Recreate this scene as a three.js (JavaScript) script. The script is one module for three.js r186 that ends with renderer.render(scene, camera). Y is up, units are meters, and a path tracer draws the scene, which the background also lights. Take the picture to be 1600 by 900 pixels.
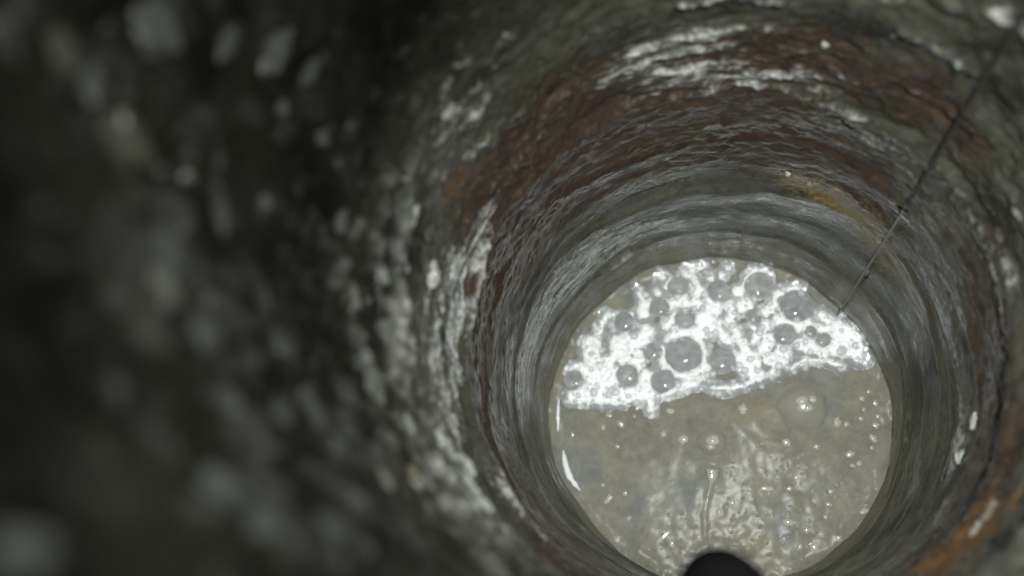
import * as THREE from 'three';
import { mergeGeometries } from 'three/addons/utils/BufferGeometryUtils.js';

// ------------------------------------------------------------------ camera, sky, sun, torch, exposure
const W = 1600, H = 900, F = 1300;                 // the photograph's size and the lens in its pixels
const NADIR = [1092, 840];                         // where the plumb cord would vanish
const R = 0.2, DEPTH = 1.04, TOP = 4.2;            // shaft radius, lens above the slurry, ground level (slurry at y = 0)
const scene = new THREE.Scene();
const camera = new THREE.PerspectiveCamera(2 * Math.atan(H / 2 / F) * 180 / Math.PI, W / H, 0.01, 4000);
camera.position.set(-0.022, DEPTH, 0.144);
{
  const down = new THREE.Vector3((NADIR[0] - W / 2) / F, -(NADIR[1] - H / 2) / F, -1).normalize();
  const look = new THREE.Quaternion().setFromAxisAngle(new THREE.Vector3(1, 0, 0), -Math.PI / 2);
  const tilt = new THREE.Quaternion().setFromUnitVectors(down, new THREE.Vector3(0, 0, -1));
  camera.quaternion.copy(look.multiply(tilt));
}
camera.focus = 0.84;
camera.userData.fStop = 2.4;
camera.updateMatrixWorld(true);
scene.add(camera);

const renderer = new THREE.WebGLRenderer({ antialias: true });
renderer.toneMapping = THREE.LinearToneMapping;
renderer.toneMappingExposure = 1.0;
renderer.shadowMap.enabled = true;
renderer.setSize(1024, 576);

{ // even overcast sky
  const w = 64, h = 32, d = new Float32Array(w * h * 4);
  for (let j = 0; j < h; j++) for (let i = 0; i < w; i++) {
    const up = Math.sin(((j + 0.5) / h - 0.5) * Math.PI), k = up > 0 ? 0.55 + 0.45 * up : 0.2;
    d.set([0.74 * k, 0.8 * k, 0.88 * k, 1], (j * w + i) * 4);
  }
  const t = new THREE.DataTexture(d, w, h, THREE.RGBAFormat, THREE.FloatType);
  t.mapping = THREE.EquirectangularReflectionMapping; t.magFilter = THREE.LinearFilter; t.needsUpdate = true;
  scene.background = t; scene.environment = t; scene.environmentIntensity = 1;
}
const sun = new THREE.DirectionalLight(0xfff2e0, 0.8);
sun.position.set(6, 9, 4); sun.castShadow = true; sun.shadow.radius = 25;
scene.add(sun, sun.target);

const TORCH = new THREE.Vector3(0.045, DEPTH + 0.03, 0.095), AIM = new THREE.Vector3(0.022, 0, -0.06);
const torchLight = new THREE.SpotLight(0xf8fcf8, 3.6, 0, 0.54, 1, 2);
torchLight.castShadow = true; torchLight.shadow.radius = 0.5;
torchLight.position.copy(TORCH); torchLight.target.position.copy(AIM);
scene.add(torchLight, torchLight.target);
const torchSpill = new THREE.SpotLight(0xf8fcf8, 0.16, 0, 1.4, 0.5, 2);      // the wide weak spill of the same torch
torchSpill.castShadow = true; torchSpill.position.copy(TORCH); torchSpill.target = torchLight.target;
scene.add(torchSpill);

// ------------------------------------------------------------------ helpers
function rng(seed) { let a = seed >>> 0; return () => { a = (a + 0x6d2b79f5) | 0; let t = Math.imul(a ^ (a >>> 15), 1 | a); t = (t + Math.imul(t ^ (t >>> 7), 61 | t)) ^ t; return ((t ^ (t >>> 14)) >>> 0) / 4294967296; }; }
const PERM = new Uint8Array(512), GRAD = new Float32Array(256 * 3);
{ const r = rng(71); const p = [...Array(256).keys()]; for (let i = 255; i > 0; i--) { const j = Math.floor(r() * (i + 1)); [p[i], p[j]] = [p[j], p[i]]; } for (let i = 0; i < 512; i++) PERM[i] = p[i & 255];
  for (let i = 0; i < 256; i++) { const z = r() * 2 - 1, a = r() * 6.2832, s = Math.sqrt(1 - z * z); GRAD.set([s * Math.cos(a), s * Math.sin(a), z], i * 3); } }
function noise(x, y, z) {
  const X = Math.floor(x), Y = Math.floor(y), Z = Math.floor(z); x -= X; y -= Y; z -= Z;
  const u = x * x * x * (x * (x * 6 - 15) + 10), v = y * y * y * (y * (y * 6 - 15) + 10), w = z * z * z * (z * (z * 6 - 15) + 10);
  const g = (i, j, k) => { const n = PERM[(PERM[(PERM[(X + i) & 255] + Y + j) & 255] + Z + k) & 255] * 3; return GRAD[n] * (x - i) + GRAD[n + 1] * (y - j) + GRAD[n + 2] * (z - k); };
  const a = g(0, 0, 0), b = g(1, 0, 0), c = g(0, 1, 0), d = g(1, 1, 0), e = g(0, 0, 1), f = g(1, 0, 1), q = g(0, 1, 1), h = g(1, 1, 1);
  const k0 = a + u * (b - a), k1 = c + u * (d - c), k2 = e + u * (f - e), k3 = q + u * (h - q);
  const m0 = k0 + v * (k1 - k0), m1 = k2 + v * (k3 - k2);
  return 1.5 * (m0 + w * (m1 - m0));
}
const sstep = (a, b, x) => { const t = Math.min(1, Math.max(0, (x - a) / (b - a))); return t * t * (3 - 2 * t); };
const clamp = (x, a, b) => Math.min(b, Math.max(a, x));
const taken = {};
function numbered(n) { const k = taken[n] = (taken[n] ?? -1) + 1; return k ? `${n}_${String(k).padStart(3, '0')}` : n; }
function mesh(name, geo, mat, parent = scene) { const m = new THREE.Mesh(geo, mat); m.name = parent === scene ? numbered(name) : name; m.castShadow = m.receiveShadow = true; parent.add(m); return m; }
function tag(o, label, category, group, kind) { if (label) o.userData.label = label; if (category) o.userData.category = category; if (group) o.userData.group = group; if (kind) o.userData.kind = kind; return o; }
function base(name, x, y, z) { const g = new THREE.Group(); g.name = numbered(name); g.position.set(x, y, z); scene.add(g); return g; }

// a direction seen in the photograph, and where it meets the slurry or the shaft wall
function ray(px, py) { return new THREE.Vector3((px - W / 2) / F, -(py - H / 2) / F, -1).applyQuaternion(camera.quaternion); }
function onSlurry(px, py, y = 0) { const d = ray(px, py), t = (y - camera.position.y) / d.y; return camera.position.clone().addScaledVector(d, t); }
function onWall(px, py) {
  const d = ray(px, py), c = camera.position, A = d.x * d.x + d.z * d.z, B = c.x * d.x + c.z * d.z, C = c.x * c.x + c.z * c.z - R * R;
  const t = (-B + Math.sqrt(B * B - A * C)) / A, p = c.clone().addScaledVector(d, t);
  return { p, th: Math.atan2(-p.z, p.x), y: p.y, t };
}

// ------------------------------------------------------------------ the shaft wall
// patches of soil and clay, pale and mottle also painting wet glints: where they lie in the photograph, half size along and across the ring, strength
const FIELDS = {
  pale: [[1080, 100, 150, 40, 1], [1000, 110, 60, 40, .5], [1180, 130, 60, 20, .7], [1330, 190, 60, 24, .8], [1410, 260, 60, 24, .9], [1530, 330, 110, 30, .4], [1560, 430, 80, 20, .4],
    [705, 490, 130, 26, 1.5], [735, 400, 70, 16, 1], [680, 430, 60, 20, .5], [690, 620, 90, 20, 1], [600, 420, 110, 50, .35], [660, 300, 60, 26, .5], [720, 180, 70, 26, .55], [780, 100, 60, 30, .3], [620, 700, 120, 60, .45], [700, 760, 90, 26, .8],  // left streaks: glints on wet grooves painted as pale colour
    [812, 575, 90, 14, 2.1], [850, 480, 70, 22, 1.5], [930, 400, 80, 24, 1.7], [1000, 360, 60, 14, 1.4], [870, 560, 40, 8, .6], [1320, 300, 40, 10, .6], [1410, 440, 40, 12, .6], [1160, 200, 90, 6, 1.1], [1320, 230, 60, 10, .9], [1400, 330, 50, 10, .8], [1480, 400, 40, 10, .6],  // inner left entries paint silvery glints into the wall colour
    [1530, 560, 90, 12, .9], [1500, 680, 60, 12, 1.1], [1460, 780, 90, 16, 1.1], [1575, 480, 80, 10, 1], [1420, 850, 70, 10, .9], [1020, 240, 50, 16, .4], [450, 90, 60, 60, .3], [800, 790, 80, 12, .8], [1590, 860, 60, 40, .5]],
  brown: [[1050, 170, 170, 30, 1], [1060, 225, 210, 44, .9], [1570, 600, 260, 34, .6], [880, 170, 110, 50, .7], [790, 290, 120, 44, 1.3], [768, 540, 160, 22, 1.4], [760, 450, 70, 20, .8], [760, 680, 90, 24, 1.1], [850, 810, 90, 16, 1], [890, 880, 60, 18, 1.2], [1190, 80, 100, 34, 1], [1440, 140, 60, 36, 1], [1290, 100, 80, 40, .5],
    [1500, 210, 60, 30, .8], [1260, 250, 90, 30, .5], [1370, 330, 60, 26, .6], [1560, 640, 160, 24, 1.2], [1540, 780, 120, 30, 1.2], [1480, 850, 90, 30, .8], [510, 370, 50, 30, .7], [1440, 480, 80, 26, .4], [930, 220, 90, 40, .3]],
  rust: [[705, 290, 40, 20, 1.2], [1540, 820, 70, 28, 1], [1480, 880, 60, 22, .7], [1420, 890, 50, 20, .5], [930, 890, 40, 14, .3], [1330, 320, 60, 18, .35], [1440, 290, 30, 14, .3]],
  ochre: [[1300, 310, 70, 16, 1], [1390, 415, 50, 16, 1.1], [1250, 280, 40, 14, .6], [1350, 360, 40, 16, .6], [1390, 600, 120, 18, .25], [655, 620, 40, 26, .3], [115, 80, 40, 30, .3], [660, 740, 30, 20, .4]],
  mottle: [[610, 640, 170, 110, 1], [500, 760, 180, 140, .9], [560, 450, 140, 80, .8], [300, 500, 200, 140, .7], [230, 160, 180, 120, .55], [430, 130, 120, 90, .6], [700, 760, 100, 50, .8], [340, 800, 120, 120, .5], [620, 300, 100, 60, .6]],  // pale blotches, partly painting blurred wet glints
  grey: [[1100, 330, 190, 70, 1], [960, 440, 90, 40, .8], [1260, 420, 100, 40, .8], [855, 620, 140, 16, 1], [1400, 600, 200, 30, .7], [870, 760, 100, 22, 1], [1330, 800, 100, 30, .6], [500, 720, 200, 90, .5], [820, 650, 90, 20, .8]],
};
const NT = 320, NY = 320, YLO = -0.08, YHI = 1.14;
const fieldGrid = {};
for (const [name, list] of Object.entries(FIELDS)) {
  const g = fieldGrid[name] = new Float32Array(NT * NY);
  for (const [px, py, along, across, s] of list) {
    const a = onWall(px, py), dx = px - NADIR[0], dy = py - NADIR[1], l = Math.hypot(dx, dy);
    const o = onWall(px + dx / l * across, py + dy / l * across);
    const st = along / (F / a.t) / R, sy = Math.max(0.008, Math.abs(o.y - a.y));
    for (let j = 0; j < NY; j++) {
      const y = YLO + (YHI - YLO) * (j + .5) / NY, ey = (y - a.y) / sy; if (Math.abs(ey) > 3) continue;
      for (let i = 0; i < NT; i++) { let dt = Math.abs((i + .5) / NT * 2 * Math.PI - Math.PI - a.th); if (dt > Math.PI) dt = 2 * Math.PI - dt; const et = dt / st; if (et < 3) g[j * NT + i] += s * Math.exp(-.7 * (ey * ey + et * et)); }
    }
  }
}
function field(name, th, y) {
  const g = fieldGrid[name]; let u = (th + Math.PI) / (2 * Math.PI) * NT - .5, v = clamp((y - YLO) / (YHI - YLO) * NY - .5, 0, NY - 1.001);
  if (u < 0) u += NT; const i = Math.floor(u) % NT, i2 = (i + 1) % NT, j = Math.floor(v), fu = u - Math.floor(u), fv = v - j;
  return (g[j * NT + i] * (1 - fu) + g[j * NT + i2] * fu) * (1 - fv) + (g[(j + 1) * NT + i] * (1 - fu) + g[(j + 1) * NT + i2] * fu) * fv;
}
// noise on the cylinder: c cycles a metre round the ring, v cycles a metre down the shaft
const cyl = (th, y, c, v, o) => noise(Math.cos(th) * R * c + o, Math.sin(th) * R * c - o * 1.7, y * v + o * 3.1);
function streaks(th, y) {
  const w = .012 * cyl(th, y, 9, 9, 5.3), k = sstep(.26, .5, y), fine = k > 0 ? fineStreaks(th, y, w) : 0;
  return k >= 1 ? fine : fine * k + (1 - k) * (.6 * cyl(th, y + w, 9, 30, 41.9) + .35 * cyl(th, y + w, 20, 62, 48.2) + .1 * cyl(th, y + w, 50, 120, 3.7));
}
function fineStreaks(th, y, w) { return .5 * cyl(th, y + w, 9, 60, 1.9) + .38 * cyl(th, y + w, 22, 130, 8.2) + .26 * cyl(th, y + w, 60, 210, 3.7) + .16 * cyl(th, y, 150, 330, 6.6); }
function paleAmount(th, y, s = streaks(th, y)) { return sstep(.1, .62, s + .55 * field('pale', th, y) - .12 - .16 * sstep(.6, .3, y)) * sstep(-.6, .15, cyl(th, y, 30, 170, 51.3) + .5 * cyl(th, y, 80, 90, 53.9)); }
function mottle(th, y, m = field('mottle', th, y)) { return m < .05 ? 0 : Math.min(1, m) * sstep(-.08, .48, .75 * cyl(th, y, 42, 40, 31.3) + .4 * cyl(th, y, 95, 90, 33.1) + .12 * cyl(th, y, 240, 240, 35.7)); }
const RIBS = [[DEPTH - .612, .013, .009], [DEPTH - .80, .012, .006], [DEPTH - .475, .016, .005], [DEPTH - .93, .010, .005], [DEPTH - .70, .009, .003]];
function relief(th, y) {                                            // metres towards the axis
  const wob = .02 * cyl(th, y, 5, 3, 2.2) + .006 * cyl(th, y, 25, 14, 4.4);
  let h = .006 * cyl(th, y, 6, 7, .3) + .003 * cyl(th, y, 18, 22, 6.1);
  for (const [yc, w, a] of RIBS) { const e = (y + wob - yc) / w, k = .35 + .9 * Math.max(0, .5 + cyl(th, y, 9, 2, yc * 40)); h += a * k * (e > 0 ? Math.exp(-e * e * 2.2) : Math.exp(-e * e * .5)); }
  const s = streaks(th, y), deep = sstep(.06, .2, y), deep2 = sstep(.16, .46, y), near = sstep(.35, .7, y);
  h += (.0045 + .002 * near) * s * (.16 + .84 * deep2);
  h += .0045 * mottle(th, y);
  h += .0022 * paleAmount(th, y, s) + .0026 * sstep(.45, .2, y) * cyl(th, y, 2.4, 30, 14.2);
  h += (.14 + .86 * deep2) * ((.0022 + .003 * near) * cyl(th, y, 55, 75, 7.7) + .0011 * cyl(th, y, 120, 170, 9.4) + .0006 * cyl(th, y, 260, 330, 2.9));
  return h;
}
function wallMaps() {
  const tw = 2048, hh = 2048, col = new Uint8Array(tw * hh * 4), rou = new Uint8Array(tw * hh * 4), bum = new Uint8Array(tw * hh * 4);
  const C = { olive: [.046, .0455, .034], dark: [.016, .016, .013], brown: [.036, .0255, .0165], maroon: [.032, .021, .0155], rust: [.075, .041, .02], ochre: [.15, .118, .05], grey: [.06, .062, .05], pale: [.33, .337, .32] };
  const c = [0, 0, 0], mix = (q, k) => { c[0] += (q[0] - c[0]) * k; c[1] += (q[1] - c[1]) * k; c[2] += (q[2] - c[2]) * k; };
  const enc = x => { x = clamp(x, 0, 1); return Math.round(255 * (x < .0031308 ? 12.92 * x : 1.055 * Math.pow(x, 1 / 2.4) - .055)); };
  for (let j = 0; j < hh; j++) {
    const y = YLO + (YHI - YLO) * (j + .5) / hh;
    for (let i = 0; i < tw; i++) {
      const th = (i + .5) / tw * 2 * Math.PI - Math.PI, s = streaks(th, y);
      const n1 = cyl(th, y, 14, 22, 11.1), n2 = cyl(th, y, 70, 110, 12.3), n3 = cyl(th, y, 240, 320, 13.9);
      c[0] = C.olive[0]; c[1] = C.olive[1]; c[2] = C.olive[2];
      mix(C.dark, sstep(-.1, .5, n1 + .4 * n2));
      const grain = .5 * n1 + .45 * n2 + .2 * n3;
      mix(C.grey, .9 * sstep(.25, .75, field('grey', th, y) + .5 * grain));
      const b = field('brown', th, y);
      mix(n2 + n1 > .05 ? C.brown : C.maroon, .92 * sstep(.2, .65, b + .6 * grain));
      mix(C.ochre, .85 * Math.min(1, 3 * field('ochre', th, y)) * sstep(.25, 1.05, field('ochre', th, y) + .9 * grain + .3 * n3));
      mix(C.rust, .85 * Math.min(1, 3 * field('rust', th, y)) * sstep(.25, 1.1, field('rust', th, y) + .9 * grain + .3 * n3));
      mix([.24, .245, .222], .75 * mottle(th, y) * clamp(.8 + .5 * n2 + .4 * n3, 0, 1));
      mix([.18, .175, .138], .9 * sstep(.13, .0, y - .06 * n1 - .04 * n2));
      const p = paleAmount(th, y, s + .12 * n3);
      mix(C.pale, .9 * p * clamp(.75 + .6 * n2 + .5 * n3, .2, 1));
      const k = 1 + .24 * n3 + .25 * n2, o = (j * tw + i) * 4;
      col[o] = enc(c[0] * k); col[o + 1] = enc(c[1] * k); col[o + 2] = enc(c[2] * k); col[o + 3] = 255;
      const ro = clamp(.34 + .3 * n1 + .25 * n2 + .1 * p, .16, .8); rou[o] = rou[o + 1] = rou[o + 2] = Math.round(255 * ro); rou[o + 3] = 255;
      const bv = clamp(.5 + .35 * n3 + .3 * n2, 0, 1); bum[o] = bum[o + 1] = bum[o + 2] = Math.round(255 * bv); bum[o + 3] = 255;
    }
  }
  const tex = (d, srgb) => { const t = new THREE.DataTexture(d, tw, hh); t.wrapS = THREE.RepeatWrapping; t.magFilter = t.minFilter = THREE.LinearFilter; if (srgb) t.colorSpace = THREE.SRGBColorSpace; t.needsUpdate = true; return t; };
  return { map: tex(col, true), roughnessMap: tex(rou), bumpMap: tex(bum) };
}
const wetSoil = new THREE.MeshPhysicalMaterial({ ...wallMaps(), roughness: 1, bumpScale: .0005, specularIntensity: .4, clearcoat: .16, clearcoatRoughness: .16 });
function lining(nt, ny, y0, y1, rad) {
  const pos = new Float32Array((nt + 1) * (ny + 1) * 3), uv = new Float32Array((nt + 1) * (ny + 1) * 2), idx = [];
  for (let j = 0; j <= ny; j++) { const y = y0 + (y1 - y0) * j / ny;
    for (let i = 0; i <= nt; i++) { const th = (i % nt) / nt * 2 * Math.PI - Math.PI, r = rad(th, y), o = j * (nt + 1) + i; pos.set([r * Math.cos(th), y, -r * Math.sin(th)], o * 3); uv.set([i / nt, (y - YLO) / (YHI - YLO)], o * 2); } }
  for (let j = 0; j < ny; j++) for (let i = 0; i < nt; i++) { const a = j * (nt + 1) + i, b = a + 1, c = a + nt + 1, d = c + 1; idx.push(a, c, b, b, c, d); }
  const g = new THREE.BufferGeometry(); g.setAttribute('position', new THREE.BufferAttribute(pos, 3)); g.setAttribute('uv', new THREE.BufferAttribute(uv, 2)); g.setIndex(new THREE.BufferAttribute(new Uint32Array(idx), 1)); g.computeVertexNormals();
  return g;
}
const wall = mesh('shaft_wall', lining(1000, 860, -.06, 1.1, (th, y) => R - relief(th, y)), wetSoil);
tag(wall, 'wet dark earth wall of the round shaft with rusty and pale clay bands, painted glints', 'shaft wall', null, 'structure');
const drySoil = new THREE.MeshStandardMaterial({ color: new THREE.Color().setRGB(.07, .065, .05), roughness: .9 });
mesh('upper_wall', lining(160, 120, 1.1, TOP, (th, y) => R - relief(th, y) * sstep(TOP + .2, TOP - .4, y)), drySoil, wall);

// lumps and pebbles on the near wall, pale ones partly standing in for blurred wet glints
{
  const variants = [0, 1, 2].map(k => {
    const g = new THREE.IcosahedronGeometry(1, 5), p = g.attributes.position, v = new THREE.Vector3();
    for (let i = 0; i < p.count; i++) { v.fromBufferAttribute(p, i); const s = 1 + .6 * noise(v.x * 1.3 + k * 7, v.y * 1.3, v.z * 1.3) + .22 * noise(v.x * 4 + k * 3, v.y * 4, v.z * 4); v.multiplyScalar(s); p.setXYZ(i, v.x, v.y, v.z); }
    g.computeVertexNormals(); return g;
  });
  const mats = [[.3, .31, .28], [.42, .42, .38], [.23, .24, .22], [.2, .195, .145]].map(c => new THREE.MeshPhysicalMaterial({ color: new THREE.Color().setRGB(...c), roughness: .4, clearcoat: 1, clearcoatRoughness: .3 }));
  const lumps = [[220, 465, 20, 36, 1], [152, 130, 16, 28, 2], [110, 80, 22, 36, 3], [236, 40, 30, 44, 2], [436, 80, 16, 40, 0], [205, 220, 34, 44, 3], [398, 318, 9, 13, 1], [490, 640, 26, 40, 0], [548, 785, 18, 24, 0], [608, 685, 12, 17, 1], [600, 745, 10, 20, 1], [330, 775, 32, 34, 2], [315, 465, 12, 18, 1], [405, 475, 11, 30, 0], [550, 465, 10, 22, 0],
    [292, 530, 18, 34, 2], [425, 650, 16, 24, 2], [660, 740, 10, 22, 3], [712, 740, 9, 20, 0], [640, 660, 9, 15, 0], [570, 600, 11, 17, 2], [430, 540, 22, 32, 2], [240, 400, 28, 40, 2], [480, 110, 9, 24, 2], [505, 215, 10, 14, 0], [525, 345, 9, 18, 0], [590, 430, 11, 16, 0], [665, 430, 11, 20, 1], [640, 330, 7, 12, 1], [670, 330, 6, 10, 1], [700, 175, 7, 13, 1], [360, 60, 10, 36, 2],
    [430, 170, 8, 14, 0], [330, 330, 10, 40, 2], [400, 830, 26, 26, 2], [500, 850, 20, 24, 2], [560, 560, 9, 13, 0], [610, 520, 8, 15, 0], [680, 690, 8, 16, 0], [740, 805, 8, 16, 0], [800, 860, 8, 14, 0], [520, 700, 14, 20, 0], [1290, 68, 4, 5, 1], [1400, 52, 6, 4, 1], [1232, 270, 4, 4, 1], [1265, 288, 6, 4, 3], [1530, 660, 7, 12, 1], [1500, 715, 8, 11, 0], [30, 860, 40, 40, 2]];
  const X = new THREE.Vector3(), Y = new THREE.Vector3(0, 1, 0), Z = new THREE.Vector3(), M = new THREE.Matrix4(), r = rng(5);
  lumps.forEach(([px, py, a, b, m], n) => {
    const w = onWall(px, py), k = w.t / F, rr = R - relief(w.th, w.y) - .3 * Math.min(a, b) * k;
    const l = mesh('pale_lump', variants[n % 3], mats[m], wall);
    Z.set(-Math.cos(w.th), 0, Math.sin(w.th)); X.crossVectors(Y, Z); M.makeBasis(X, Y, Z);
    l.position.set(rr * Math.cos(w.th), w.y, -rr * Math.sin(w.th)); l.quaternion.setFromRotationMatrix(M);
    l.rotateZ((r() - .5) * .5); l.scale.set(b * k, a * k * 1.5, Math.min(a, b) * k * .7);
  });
}

// ------------------------------------------------------------------ the slurry
const MM = DEPTH / F;                                               // metres on the slurry for one pixel of the photograph
const humps = [[1250, 642, 62, .013], [1113, 694, 34, .006], [1180, 640, 60, .004], [1090, 625, 60, .003], [1113, 742, 12, .005]].map(([x, y, r, h]) => { const p = onSlurry(x, y); return [p.x, p.z, r * MM, h]; });
const stalk = [[1112, 748], [1106, 775], [1100, 805], [1102, 838]].map(q => onSlurry(...q));
const chopAt = [[1210, 790, 110], [1130, 850, 70], [1310, 760, 60], [1010, 850, 50]].map(([x, y, r]) => { const p = onSlurry(x, y); return [p.x, p.z, r * MM]; });
function segDist(x, z, a, b) { const dx = b.x - a.x, dz = b.z - a.z, t = clamp(((x - a.x) * dx + (z - a.z) * dz) / (dx * dx + dz * dz + 1e-12), 0, 1); return Math.hypot(x - a.x - dx * t, z - a.z - dz * t); }
function slurryHeight(x, z) {
  let h = .0012 * noise(x * 22, z * 22, 1.5) + .0004 * noise(x * 70, z * 70, 4.5), chop = .06;
  for (const [cx, cz, r, a] of humps) { const e = ((x - cx) ** 2 + (z - cz) ** 2) / (r * r); if (e < 6) h += a * Math.exp(-e * 1.4); }
  for (const [cx, cz, r] of chopAt) chop += Math.exp(-((x - cx) ** 2 + (z - cz) ** 2) / (r * r));
  chop = Math.min(1, chop);
  const n = noise(x * 120, z * 120, 8.1), n2 = noise(x * 260, z * 260, 2.4);
  h += chop * (.0005 * noise(x * 62, z * 62, 5.1) + .00014 * n + .0012 * Math.max(0, n2 - .45));
  const rim = Math.hypot(x, z) - .184; if (rim > 0) h += rim * rim * 14 * (1 + 1.6 * noise(x * 30, z * 30, 3.7) + .8 * noise(x * 90, z * 90, 6.7));
  for (let i = 0; i < 3; i++) { const d = segDist(x, z, stalk[i], stalk[i + 1]) / (5 * MM); if (d < 3) h += .0006 * Math.exp(-d * d); }
  return h;
}
const grime = (() => {
  const n = 1024, d = new Uint8Array(n * n * 4), enc = x => Math.round(255 * (1.055 * Math.pow(clamp(x, .0032, 1), 1 / 2.4) - .055));
  for (let j = 0; j < n; j++) for (let i = 0; i < n; i++) {
    const x = (i + .5) / n * .46 - .23, z = .23 - (j + .5) / n * .46;
    const a = noise(x * 14, z * 14, 3.3), b = noise(x * 45, z * 45, 5.3), c = noise(x * 160, z * 160, 6.6), e = noise(x * 400, z * 400, 1.6);
    let k = 1 + .18 * a + .14 * b + .14 * c + .1 * e; const g = sstep(.1, .6, a - .3 * b), br = sstep(.3, .7, noise(x * 11 + 4, z * 11, 9.9) + .2 * c);
    let q = [.218 - .035 * g + .006 * br, .209 - .02 * g - .008 * br, .168 + .004 * g - .022 * br];
    d.set([enc(q[0] * k), enc(q[1] * k), enc(q[2] * k), 255], (j * n + i) * 4);
  }
  const t = new THREE.DataTexture(d, n, n); t.colorSpace = THREE.SRGBColorSpace; t.magFilter = t.minFilter = THREE.LinearFilter; t.needsUpdate = true; return t;
})();
{
  const n = 460, s = .225, pos = [], uv = [], idx = [], id = new Int32Array((n + 1) * (n + 1)).fill(-1);
  for (let j = 0; j <= n; j++) for (let i = 0; i <= n; i++) { const x = (i / n * 2 - 1) * s, z = (j / n * 2 - 1) * s; if (Math.hypot(x, z) > .215) continue; id[j * (n + 1) + i] = pos.length / 3; pos.push(x, slurryHeight(x, z), z); uv.push((x + .23) / .46, (.23 - z) / .46); }
  for (let j = 0; j < n; j++) for (let i = 0; i < n; i++) { const a = id[j * (n + 1) + i], b = id[j * (n + 1) + i + 1], c = id[(j + 1) * (n + 1) + i], d = id[(j + 1) * (n + 1) + i + 1]; if (a < 0 || b < 0 || c < 0 || d < 0) continue; idx.push(a, c, b, b, c, d); }
  const g = new THREE.BufferGeometry(); g.setAttribute('position', new THREE.Float32BufferAttribute(pos, 3)); g.setAttribute('uv', new THREE.Float32BufferAttribute(uv, 2)); g.setIndex(idx); g.computeVertexNormals();
  const m = mesh('slurry_water', g, new THREE.MeshPhysicalMaterial({ map: grime, roughness: .24, ior: 1.34, specularIntensity: .22 }));
  tag(m, 'murky grey olive slurry water filling the bottom of the shaft', 'slurry', null, 'structure');
}

// ------------------------------------------------------------------ white froth on the slurry
const bubbles = [ // x, y, radius in the photograph, rim, label
  [896, 594, 16, 0, 'grey bubble at the far left tip of the white froth, touching the shaft wall'],
  [980, 586, 18, 0, 'dark round bubble set in the whitest froth of the left end'],
  [1036, 596, 19, 1, 'grey bubble on the lower froth edge, just below the largest bubble'],
  [1068, 554, 29, 1, 'largest grey bubble, with a thick white rim, in the left half of the froth'],
  [1128, 564, 21, 0, 'grey bubble at the lower froth edge, right of the largest bubble'],
  [1186, 447, 23, 1, 'tall grey bubble with a white arc over it at the top froth edge'],
  [1177, 495, 13, 1, 'small lilac grey bubble below the tall one, between two white strands'],
  [1070, 499, 16, 0, 'dark bubble directly above the largest bubble, left of a bright white clump'],
  [1060, 447, 17, 1, 'grey bubble ringed by white beads at the upper left froth edge'],
  [1124, 455, 18, 0, 'dull grey bubble at the top of the froth, left of the tall bubble'],
  [1226, 523, 17, 0, 'grey bubble right of centre, capping a white cup of froth'],
  [1246, 478, 26, 0, 'wide bubble with two white spots on it at the upper right froth edge'],
  [1286, 531, 11, 0, 'dark small bubble in the right end of the froth, lower of two'],
  [1266, 518, 9, 0, 'dark tiny bubble in the right end of the froth, upper left of two'],
  [974, 503, 17, 0, 'grey bubble crossed by two white bars at the left upper froth edge'],
  [1020, 550, 15, 0, 'faint grey bubble left of the largest bubble'],
  [1030, 480, 16, 0, 'narrow grey bubble between two white clumps at the upper left'],
];
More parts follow.
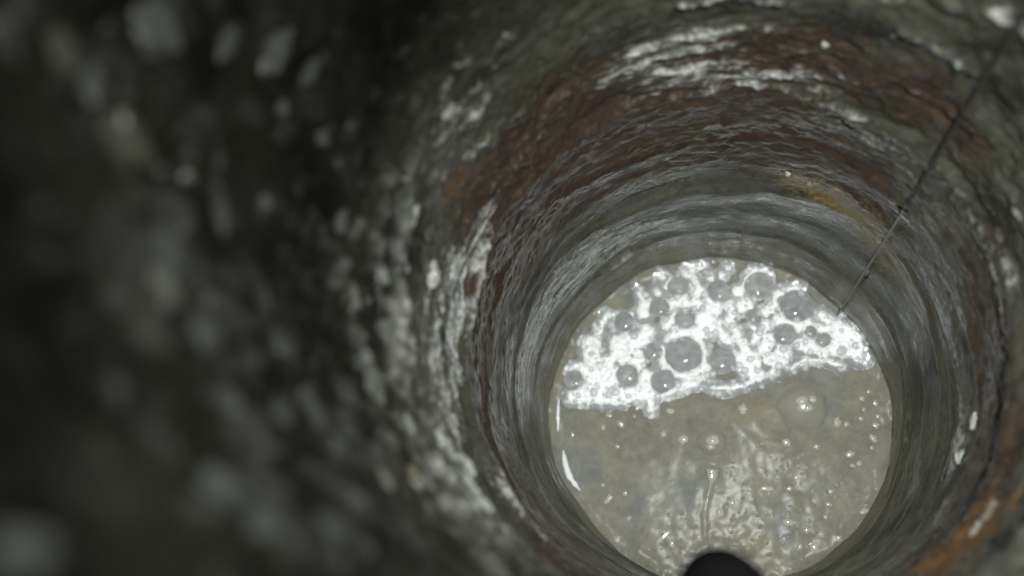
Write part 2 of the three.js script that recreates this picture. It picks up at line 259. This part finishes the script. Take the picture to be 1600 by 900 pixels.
const strokes = [ // white froth: radius, then points along it
  [22, 925, 597], [15, 905, 583, 955, 588], [10, 898, 620, 990, 616], [13, 925, 539, 925, 556], [4, 935, 520, 948, 492], [3.5, 958, 492, 986, 494], [3.5, 962, 508, 980, 514], [3, 999, 457, 1006, 474], [8, 1006, 478, 1005, 490], [5, 1028, 458], [4, 1034, 433], [9, 1010, 517], [11, 965, 536, 1002, 532], [11, 966, 553, 980, 566], [8, 950, 566], [10, 996, 568], [10, 1009, 590, 1008, 606], [8, 995, 620, 1026, 612], [5, 1016, 622, 1017, 640],
  [5, 1033, 545, 1036, 570, 1050, 584, 1075, 588, 1098, 572, 1100, 548, 1088, 528, 1062, 520, 1042, 530], [6, 1030, 614, 1062, 606, 1088, 597], [5, 1100, 590, 1106, 574], [5, 1040, 512, 1052, 494], [8, 1060, 516, 1110, 520], [14, 1102, 500], [10, 1112, 482], [6, 1043, 474, 1090, 475], [8, 1066, 464], [4.5, 1070, 427, 1084, 434, 1090, 450, 1085, 468], [3, 1046, 438, 1042, 448], [3, 1080, 422, 1101, 418], [4, 1111, 436],
  [3, 1138, 419], [5, 1129, 430], [3, 1163, 452, 1168, 432, 1178, 424, 1190, 426, 1200, 438], [7, 1154, 455], [11, 1163, 478], [8, 1121, 482], [12, 1112, 505], [6, 1116, 512, 1140, 535], [5, 1138, 500, 1152, 522], [6, 1157, 533, 1166, 545], [3.5, 1175, 511], [5.5, 1195, 490, 1210, 474], [5.5, 1180, 530, 1197, 507], [3.5, 1214, 461, 1225, 453, 1248, 449], [4, 1236, 475], [4.5, 1253, 473], [9, 1220, 500, 1236, 503], [6, 1247, 513, 1262, 507],
  [7, 1203, 530, 1193, 550], [8, 1222, 546], [9, 1204, 562, 1220, 566], [6, 1232, 552], [17, 1168, 567], [11, 1180, 586], [7, 1152, 558], [4, 1207, 583], [10, 1252, 538, 1270, 541], [9, 1285, 548, 1303, 549], [6, 1280, 512], [5, 1284, 492, 1296, 506, 1290, 520], [6, 1309, 506], [15, 1318, 525], [11, 1302, 536], [11, 1331, 534, 1334, 548], [4, 1258, 561], [2.2, 1235, 576, 1257, 563, 1290, 563, 1312, 571], [2.5, 1335, 563, 1352, 566], [2.2, 1114, 608, 1145, 606, 1172, 600], [5, 1138, 480, 1146, 492], [4, 985, 548, 1000, 552], [3, 940, 628, 975, 630], [4, 1098, 455, 1108, 470],
  // strands and scum elsewhere on the slurry
].map(([r, ...p]) => { const pts = []; for (let i = 0; i < p.length; i += 2) pts.push(onSlurry(p[i], p[i + 1])); return { r: (r * 1.12 + 1.5) * MM, pts }; });
const holes = bubbles.map(([x, y, r]) => ({ p: onSlurry(x, y), r: r * MM }));
function frothField(x, z) {
  const wx = x + .0022 * noise(x * 90, z * 90, 3.1) + .001 * noise(x * 240, z * 240, 7.7), wz = z + .0022 * noise(x * 90 + 9, z * 90, 6.1) + .001 * noise(x * 240 + 4, z * 240, 2.7);
  let f = -1, sum = 0;
  for (const { r, pts } of strokes) { let d = 1; for (let i = 0; i < Math.max(1, pts.length - 1); i++) d = Math.min(d, segDist(wx, wz, pts[i], pts[i + 1] ?? pts[i])); if (d < .02) sum += Math.exp((r - d) / .0011); }
  if (sum > 0) f = .0011 * Math.log(sum);
  f += .0016 * noise(x * 150, z * 150, 12.1) + .0011 * noise(x * 330, z * 330, 15.1);
  for (const { p, r } of holes) f = Math.min(f, Math.hypot(x * .3 + wx * .7 - p.x, z * .3 + wz * .7 - p.z) - r * .95 + .0004 * noise(x * 300, z * 300, 18.5));
  return f;
}
function scumField(x, z) {
  let f = frothField(x, z), hole = -1; for (const { p, r } of holes) hole = Math.max(hole, r * 1.04 - Math.hypot(x - p.x, z - p.z));
  return f > .0012 ? -.001 : Math.max(f + .008 + .006 * noise(x * 60, z * 60, 21.5) + .002 * noise(x * 150, z * 150, 4.2), hole);
}
function frothMesh(step, x0, x1, z0, z1, fn, top, grit = 1, dens) {
  const nx = Math.round((x1 - x0) / step), nz = Math.round((z1 - z0) / step), f = new Float32Array((nx + 1) * (nz + 1));
  const pos = [], idx = [], col = [], id = new Int32Array(f.length).fill(-1);
  for (let j = 0; j <= nz; j++) for (let i = 0; i <= nx; i++) f[j * (nx + 1) + i] = fn(x0 + i * step, z0 + j * step);
  const vert = o => { if (id[o] >= 0) return id[o]; const i = o % (nx + 1), j = (o - i) / (nx + 1), x = x0 + i * step, z = z0 + j * step, v = f[o];
    const y = slurryHeight(x, z) + (v <= 0 ? Math.max(-.004, v * 1.5 - .0002) : Math.min(top, Math.sqrt(v * .003)) * (1 + .2 * noise(x * 180, z * 180, 5.5)) + .0004 * grit * noise(x * 420, z * 420, 1.1));
    const q = dens(x, z, v); col.push(q * .985, q, q * 1.005); pos.push(x, y, z); return id[o] = pos.length / 3 - 1; };
  for (let j = 0; j < nz; j++) for (let i = 0; i < nx; i++) { const a = j * (nx + 1) + i, b = a + 1, c = a + nx + 1, d = c + 1; if (Math.max(f[a], f[b], f[c], f[d]) <= 0) continue; idx.push(vert(a), vert(c), vert(b), vert(b), vert(c), vert(d)); }
  const g = new THREE.BufferGeometry(); g.setAttribute('position', new THREE.Float32BufferAttribute(pos, 3)); g.setAttribute('color', new THREE.Float32BufferAttribute(col, 3)); g.setIndex(idx); g.computeVertexNormals(); return g;
}
const frothSkin = new THREE.MeshPhysicalMaterial({ vertexColors: true, roughness: .35, clearcoat: .3, clearcoatRoughness: .2 });
const frothMat = new THREE.MeshPhysicalMaterial({ color: new THREE.Color().setRGB(.9, .91, .92), roughness: .35, clearcoat: .3, clearcoatRoughness: .2 });
{
  const a = onSlurry(870, 405), b = onSlurry(1365, 650);
  const m = mesh('froth_raft', frothMesh(.0008, a.x, b.x, a.z, b.z, frothField, .0036, .45, (x, z, v) => clamp(.93 + .3 * noise(x * 130, z * 130, 2.5) + .25 * noise(x * 330, z * 330, 7.5), .6, .95) * (.65 + .35 * sstep(-.0002, .0016, v))), frothSkin);
  tag(m, 'ragged crescent of bright white froth floating along the far side of the slurry', 'froth');
  const scum = new THREE.MeshPhysicalMaterial({ color: new THREE.Color().setRGB(1, 1, 1), vertexColors: true, roughness: .3, clearcoat: .4, clearcoatRoughness: .15 });
  mesh('thin_froth', frothMesh(.0009, a.x - .01, b.x + .01, a.z - .01, b.z + .005, scumField, .0009, .3, (x, z) => { let hole = -1; for (const { p, r } of holes) hole = Math.max(hole, r - Math.hypot(x - p.x, z - p.z)); const near = sstep(-.009, -.001, frothField(x, z)), d = .21 + near * .08 + near * .4 * sstep(-.05, .7, noise(x * 75, z * 75, 4.9) + .6 * noise(x * 210, z * 210, 8.8)); return hole > 0 ? .225 + .08 * noise(x * 120, z * 120, 3.3) : d; }), scum, m).userData.label = 'thin greyish froth between the white clumps';
}
const film = new THREE.MeshPhysicalMaterial({ color: 0xffffff, transmission: .97, thickness: 0, roughness: .06, ior: 1.33 });
const dome = new THREE.SphereGeometry(1, 36, 12, 0, Math.PI * 2, 0, Math.PI / 2);
const rimGeo = (() => { const g = new THREE.TorusGeometry(1, .09, 8, 48), p = g.attributes.position; g.rotateX(Math.PI / 2); for (let i = 0; i < p.count; i++) { const x = p.getX(i), z = p.getZ(i), a = Math.atan2(z, x), k = 1 + .05 * noise(Math.cos(a) * 2, Math.sin(a) * 2, 3) ; p.setXYZ(i, x * k, p.getY(i) * (1 + .6 * noise(Math.cos(a) * 3, 2, Math.sin(a) * 3)), z * k); } g.computeVertexNormals(); return g; })();
bubbles.forEach(([px, py, r, rim, label]) => {
  const p = onSlurry(px, py), b = base('froth_bubble', p.x, slurryHeight(p.x, p.z) + .0004, p.z);
  tag(b, label, 'bubble', 'bubbles in the white froth');
  const f = mesh('film', dome, film, b); f.scale.set(r * MM, r * MM * .36, r * MM);
  if (rim > 1) { const q = mesh('rim', rimGeo, frothMat, b); q.scale.set(r * MM, r * MM * .6, r * MM); }
});

{ // the countless small bubbles between the white clumps
  const r = rng(33), parts = [], cap = new THREE.SphereGeometry(1, 14, 5, 0, Math.PI * 2, 0, Math.PI / 2), raft = scene.getObjectByName('froth_raft');
  for (let n = 0; n < 1500 && parts.length < 330; n++) {
    const p = onSlurry(880 + 480 * r(), 415 + 215 * r()), f = frothField(p.x, p.z), q = (1.6 + 5.5 * r() ** 2.5) * MM; if (f < -.006 || holes.some(h => Math.hypot(p.x - h.p.x, p.z - h.p.z) < h.r * .8)) continue;
    const g = cap.clone(); g.scale(q, q * .75, q); g.translate(p.x, slurryHeight(p.x, p.z) + Math.min(.004, Math.sqrt(Math.max(0, f) * .003)), p.z); parts.push(g);
  }
  mesh('small_bubbles', mergeGeometries(parts), new THREE.MeshPhysicalMaterial({ color: new THREE.Color().setRGB(.85, .86, .87), transmission: .5, thickness: 0, roughness: .12, ior: 1.33 }), raft).userData.kind = 'stuff';
}

// pale bubbles outside the raft, and specks whose pale colour stands in for glints
const cream = new THREE.MeshPhysicalMaterial({ color: new THREE.Color().setRGB(.265, .257, .212), roughness: .3, clearcoat: .5, clearcoatRoughness: .12 });
const lumpy = (seed, amt) => { const g = new THREE.SphereGeometry(1, 32, 14, 0, Math.PI * 2, 0, Math.PI * .5), p = g.attributes.position; for (let i = 0; i < p.count; i++) { const x = p.getX(i), z = p.getZ(i), y = p.getY(i), k = 1 + amt * noise(x * 1.6 + seed, y, z * 1.6), e = x * x + z * z; p.setXYZ(i, x * k, (1 - e) * (1 + .2 * amt * noise(x * 3, seed, z * 3)), z * k); } g.computeVertexNormals(); return g; };
const specks = [lumpy(2, .35), lumpy(9, .35), lumpy(17, .5)];
const blister = lumpy(5, .1);
const bead = new THREE.MeshPhysicalMaterial({ color: new THREE.Color().setRGB(.42, .41, .35), roughness: .2, clearcoat: 1, clearcoatRoughness: .1 });  // pale body colour adds to the glint of each speck
function speck(px, py, rx, ry, label, group, name = 'glint_speck', n = 0, turn = 0) {
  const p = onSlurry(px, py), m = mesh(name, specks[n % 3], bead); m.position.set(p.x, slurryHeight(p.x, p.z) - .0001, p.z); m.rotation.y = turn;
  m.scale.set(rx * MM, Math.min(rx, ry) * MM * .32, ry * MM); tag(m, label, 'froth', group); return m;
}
const BEADS = ['topmost', 'second from the top', 'third from the top', 'fourth from the top', 'middle', 'fourth from the bottom', 'third from the bottom', 'second from the bottom', 'lowest'];
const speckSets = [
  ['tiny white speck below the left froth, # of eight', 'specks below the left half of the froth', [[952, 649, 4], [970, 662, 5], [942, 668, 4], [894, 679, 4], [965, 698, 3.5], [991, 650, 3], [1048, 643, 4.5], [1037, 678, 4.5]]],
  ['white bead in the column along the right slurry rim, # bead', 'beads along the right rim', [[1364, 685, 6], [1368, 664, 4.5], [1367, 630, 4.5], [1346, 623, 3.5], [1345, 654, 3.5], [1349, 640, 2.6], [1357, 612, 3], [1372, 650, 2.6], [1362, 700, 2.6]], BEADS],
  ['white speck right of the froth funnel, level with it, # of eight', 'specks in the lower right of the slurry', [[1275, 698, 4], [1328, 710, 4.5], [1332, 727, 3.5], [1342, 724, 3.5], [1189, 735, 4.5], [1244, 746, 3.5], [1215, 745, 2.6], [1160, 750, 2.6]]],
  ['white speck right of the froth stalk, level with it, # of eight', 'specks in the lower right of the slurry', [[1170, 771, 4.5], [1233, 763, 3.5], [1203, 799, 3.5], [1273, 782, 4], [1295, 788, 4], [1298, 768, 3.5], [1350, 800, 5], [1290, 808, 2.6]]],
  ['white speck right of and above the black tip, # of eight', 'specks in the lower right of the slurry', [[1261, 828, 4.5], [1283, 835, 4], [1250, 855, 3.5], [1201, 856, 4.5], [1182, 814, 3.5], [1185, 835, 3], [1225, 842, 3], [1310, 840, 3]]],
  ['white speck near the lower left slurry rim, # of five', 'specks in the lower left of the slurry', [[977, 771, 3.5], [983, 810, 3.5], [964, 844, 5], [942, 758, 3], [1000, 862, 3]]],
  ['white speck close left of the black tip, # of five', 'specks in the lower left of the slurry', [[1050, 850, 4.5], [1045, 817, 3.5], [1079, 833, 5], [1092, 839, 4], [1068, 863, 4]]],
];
const NTH = ['leftmost', 'second from the left', 'third from the left', 'fourth from the left', 'fifth from the left', 'third from the right', 'second from the right', 'rightmost'];
let sn = 0;
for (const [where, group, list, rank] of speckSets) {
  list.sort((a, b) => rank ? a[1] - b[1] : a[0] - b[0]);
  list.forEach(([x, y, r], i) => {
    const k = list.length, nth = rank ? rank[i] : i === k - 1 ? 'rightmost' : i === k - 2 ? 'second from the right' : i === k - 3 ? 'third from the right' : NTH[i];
    speck(x, y, r * (1 + .25 * ((sn * 7) % 5 - 2) / 2), r, where.replace('#', nth), group, 'glint_speck', sn, sn++ * 1.3);
  });
}
speck(1068, 686, 6.5, 7, 'plump white glint speck just left of the pale domed bubble', null, 'glint_speck', 1);
speck(1161, 640, 6.5, 7, 'soft white glint blob alone between the pale hump and the froth crescent', null, 'glint_speck', 0);
speck(1228, 691, 6, 6.5, 'white glint speck on the slurry below the pale hump', null, 'glint_speck', 2);
speck(1306, 660, 5.5, 6.5, 'white glint speck right of the pale hump, brighter of a pair', null, 'glint_speck', 0);
speck(1321, 663, 3.5, 4, 'faint white glint speck right of the pale hump, dimmer of a pair', null, 'glint_speck', 1);
speck(1144, 785, 6, 5, 'white glint clot right of the thin stalk, upper of two', null, 'glint_speck', 2);
speck(1124, 800, 6, 7, 'white glint clot right of the thin stalk, lower of two', null, 'glint_speck', 1);
speck(1141, 827, 5, 4.5, 'white glint speck just above the black rounded tip', null, 'glint_speck', 0);
speck(1233, 816, 9, 5, 'oval white glint patch in the lower right of the slurry', null, 'glint_speck', 0);
speck(1273, 855, 6.5, 8.5, 'brightest white glint lump near the bottom right rim of the slurry', null, 'glint_speck', 2);
speck(1196, 763, 10, 3.4, 'short level white glint dash in the lower right of the slurry', null, 'glint_speck', 1);
speck(950, 780, 9, 4.5, 'slanted white glint dash at lower left, near the left shaft wall', null, 'glint_speck', 2, .8);
speck(1034, 841, 12, 3.6, 'long slanted white glint dash to the upper left of the black tip', null, 'glint_speck', 1, .72);
{
  const mk = (px, py, r, h, label, spots) => { const p = onSlurry(px, py), b = base('mud_bubble', p.x, slurryHeight(p.x, p.z) - .001, p.z); tag(b, label, 'bubble'); const d = mesh('dome', blister, cream, b); d.scale.set(r * MM, h, r * MM);
    for (const [sx, sy, sr] of spots) { const q = onSlurry(sx, sy), m = mesh('glint_spot', specks[1], bead, b), e = 1 - Math.min(1, Math.hypot(q.x - p.x, q.z - p.z) / (r * MM)) ** 2; m.position.set(q.x - p.x, h * e - .0003, q.z - p.z); m.scale.set(sr * MM, sr * MM * .3, sr * MM); } };  // pale spots stand in for the glints on the dome
  mk(1253, 636, 36, .014, 'pale hump of froth topped by three white glint spots below the right froth edge', [[1249, 631, 7], [1264, 629, 5.5], [1258, 642, 5.5]]);
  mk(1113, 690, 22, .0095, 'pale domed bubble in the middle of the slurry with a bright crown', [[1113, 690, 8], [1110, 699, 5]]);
}
function strand(name, r, pts, label, fan, m = frothMat) {
  const P = pts.map(q => { const p = onSlurry(...q); p.y = slurryHeight(p.x, p.z); return p; });
  const g = new THREE.TubeGeometry(new THREE.CatmullRomCurve3(P), 40, 1, 8), p = g.attributes.position, n = g.attributes.normal;
  for (let i = 0; i < p.count; i++) { const u = Math.floor(i / 9) / 40, k = r * MM * (fan ? fan(u) : Math.sin(Math.PI * clamp(u, .04, .96)) ** .6) * (1 + .4 * noise(u * 9, 3, r)) ; p.setXYZ(i, p.getX(i) - n.getX(i) * (1 - k), p.getY(i) - n.getY(i) * (1 - k * .6), p.getZ(i) - n.getZ(i) * (1 - k)); }
  g.computeVertexNormals(); tag(mesh(name, g, m), label, 'froth');
}
strand('froth_strand', 5, [[880, 704], [884, 726], [891, 746], [906, 766]], 'bright curved white froth strand against the left shaft wall');
strand('froth_strand', 2.4, [[873, 622], [872, 648], [872, 674]], 'thin upright white froth line at the left rim under the froth tip');
strand('froth_strand', 11, [[1112, 735], [1112, 748], [1108, 768], [1103, 790], [1101, 812]], 'white funnel shaped froth with a thin stalk trailing down towards the black tip', u => u < .3 ? 1 - u * 2.6 : .22 * Math.max(.1, 1 - u), bead);

// ------------------------------------------------------------------ cord, black tip, torch, ground
{
  const foot = onSlurry(1308, 494), k = .985 * (R - .012) / Math.hypot(foot.x, foot.z), c = base('hanging_cord', foot.x, 0, foot.z);
  tag(c, 'thin taut cord hanging down the right side of the shaft into the froth', 'cord');
  const tube = (y0, y1, r, mat, name) => { const P = []; for (let i = 0; i <= 14; i++) { const y = y0 + (y1 - y0) * i / 14; P.push(new THREE.Vector3(.002 * noise(y * 7, .5, .5), y, .002 * noise(.5, y * 7, 9.5))); } return mesh(name, new THREE.TubeGeometry(new THREE.CatmullRomCurve3(P), 80, r, 8), mat, c); };
  tube(-.02, .36, .0012, new THREE.MeshStandardMaterial({ color: new THREE.Color().setRGB(.2, .2, .18), roughness: .6 }), 'pale_length').userData.label = 'pale lower length of cord';  // lower length is paler than the upper
  tube(.36, TOP + .3, .0014, new THREE.MeshStandardMaterial({ color: new THREE.Color().setRGB(.03, .028, .026), roughness: .5 }), 'dark_length');
  const knot = mesh('knot', specks[2], c.children[1].material, c); knot.scale.setScalar(.004); knot.position.set(0, .36, 0);
}
{
  const d = ray(1131, 936), p = camera.position.clone().addScaledVector(d, .36), g = base('probe_tip', p.x, p.y, p.z);
  tag(g, 'black rounded rubber tip poking into view at the bottom edge', 'probe');
  const rubber = new THREE.MeshPhysicalMaterial({ color: new THREE.Color().setRGB(.003, .003, .003), roughness: 1, specularIntensity: 0 });
  const r = .0208, prof = []; for (let i = 0; i <= 16; i++) { const a = i / 16 * Math.PI / 2; prof.push(new THREE.Vector2(Math.max(1e-5, r * Math.sin(a)), r * .9 * Math.cos(a))); } prof.push(new THREE.Vector2(r, -.05), new THREE.Vector2(r * .97, -.053), new THREE.Vector2(r * .97, -.066), new THREE.Vector2(r * .8, -.07), new THREE.Vector2(1e-5, -.071));
  mesh('rubber_cap', new THREE.LatheGeometry(prof, 40), rubber, g);
}
{
  const t = base('inspection_torch', TORCH.x, TORCH.y, TORCH.z);
  tag(t, 'lit inspection torch hung beside the lens, pointing down the shaft', 'torch');
  t.quaternion.setFromUnitVectors(new THREE.Vector3(0, -1, 0), AIM.clone().sub(TORCH).normalize());
  const black = new THREE.MeshStandardMaterial({ color: new THREE.Color().setRGB(.03, .03, .03), roughness: .5 });
  mesh('body', new THREE.LatheGeometry([[.0001, .11], [.010, .11], [.011, .10], [.011, .05], [.017, .03], [.017, .006], [.0155, .006], [.013, .012], [.0001, .014]].map(q => new THREE.Vector2(...q)), 32), black, t);
  const lens = mesh('lamp_lens', new THREE.CylinderGeometry(.0125, .0125, .002, 32), new THREE.MeshStandardMaterial({ color: 0xffffff, emissive: 0xf8fcf8, emissiveIntensity: 4 }), t); lens.position.y = .008;
}
{
  const s = new THREE.Shape(); s.absarc(0, 0, 900, 0, Math.PI * 2); const h = new THREE.Path(); h.absarc(0, 0, R, 0, Math.PI * 2, true); s.holes.push(h);
  const g = new THREE.ShapeGeometry(s, 96); g.rotateX(-Math.PI / 2); const m = mesh('ground', g, drySoil); m.position.y = TOP; tag(m, 'bare earth around the mouth of the shaft', 'ground', null, 'structure');
}
renderer.render(scene, camera);
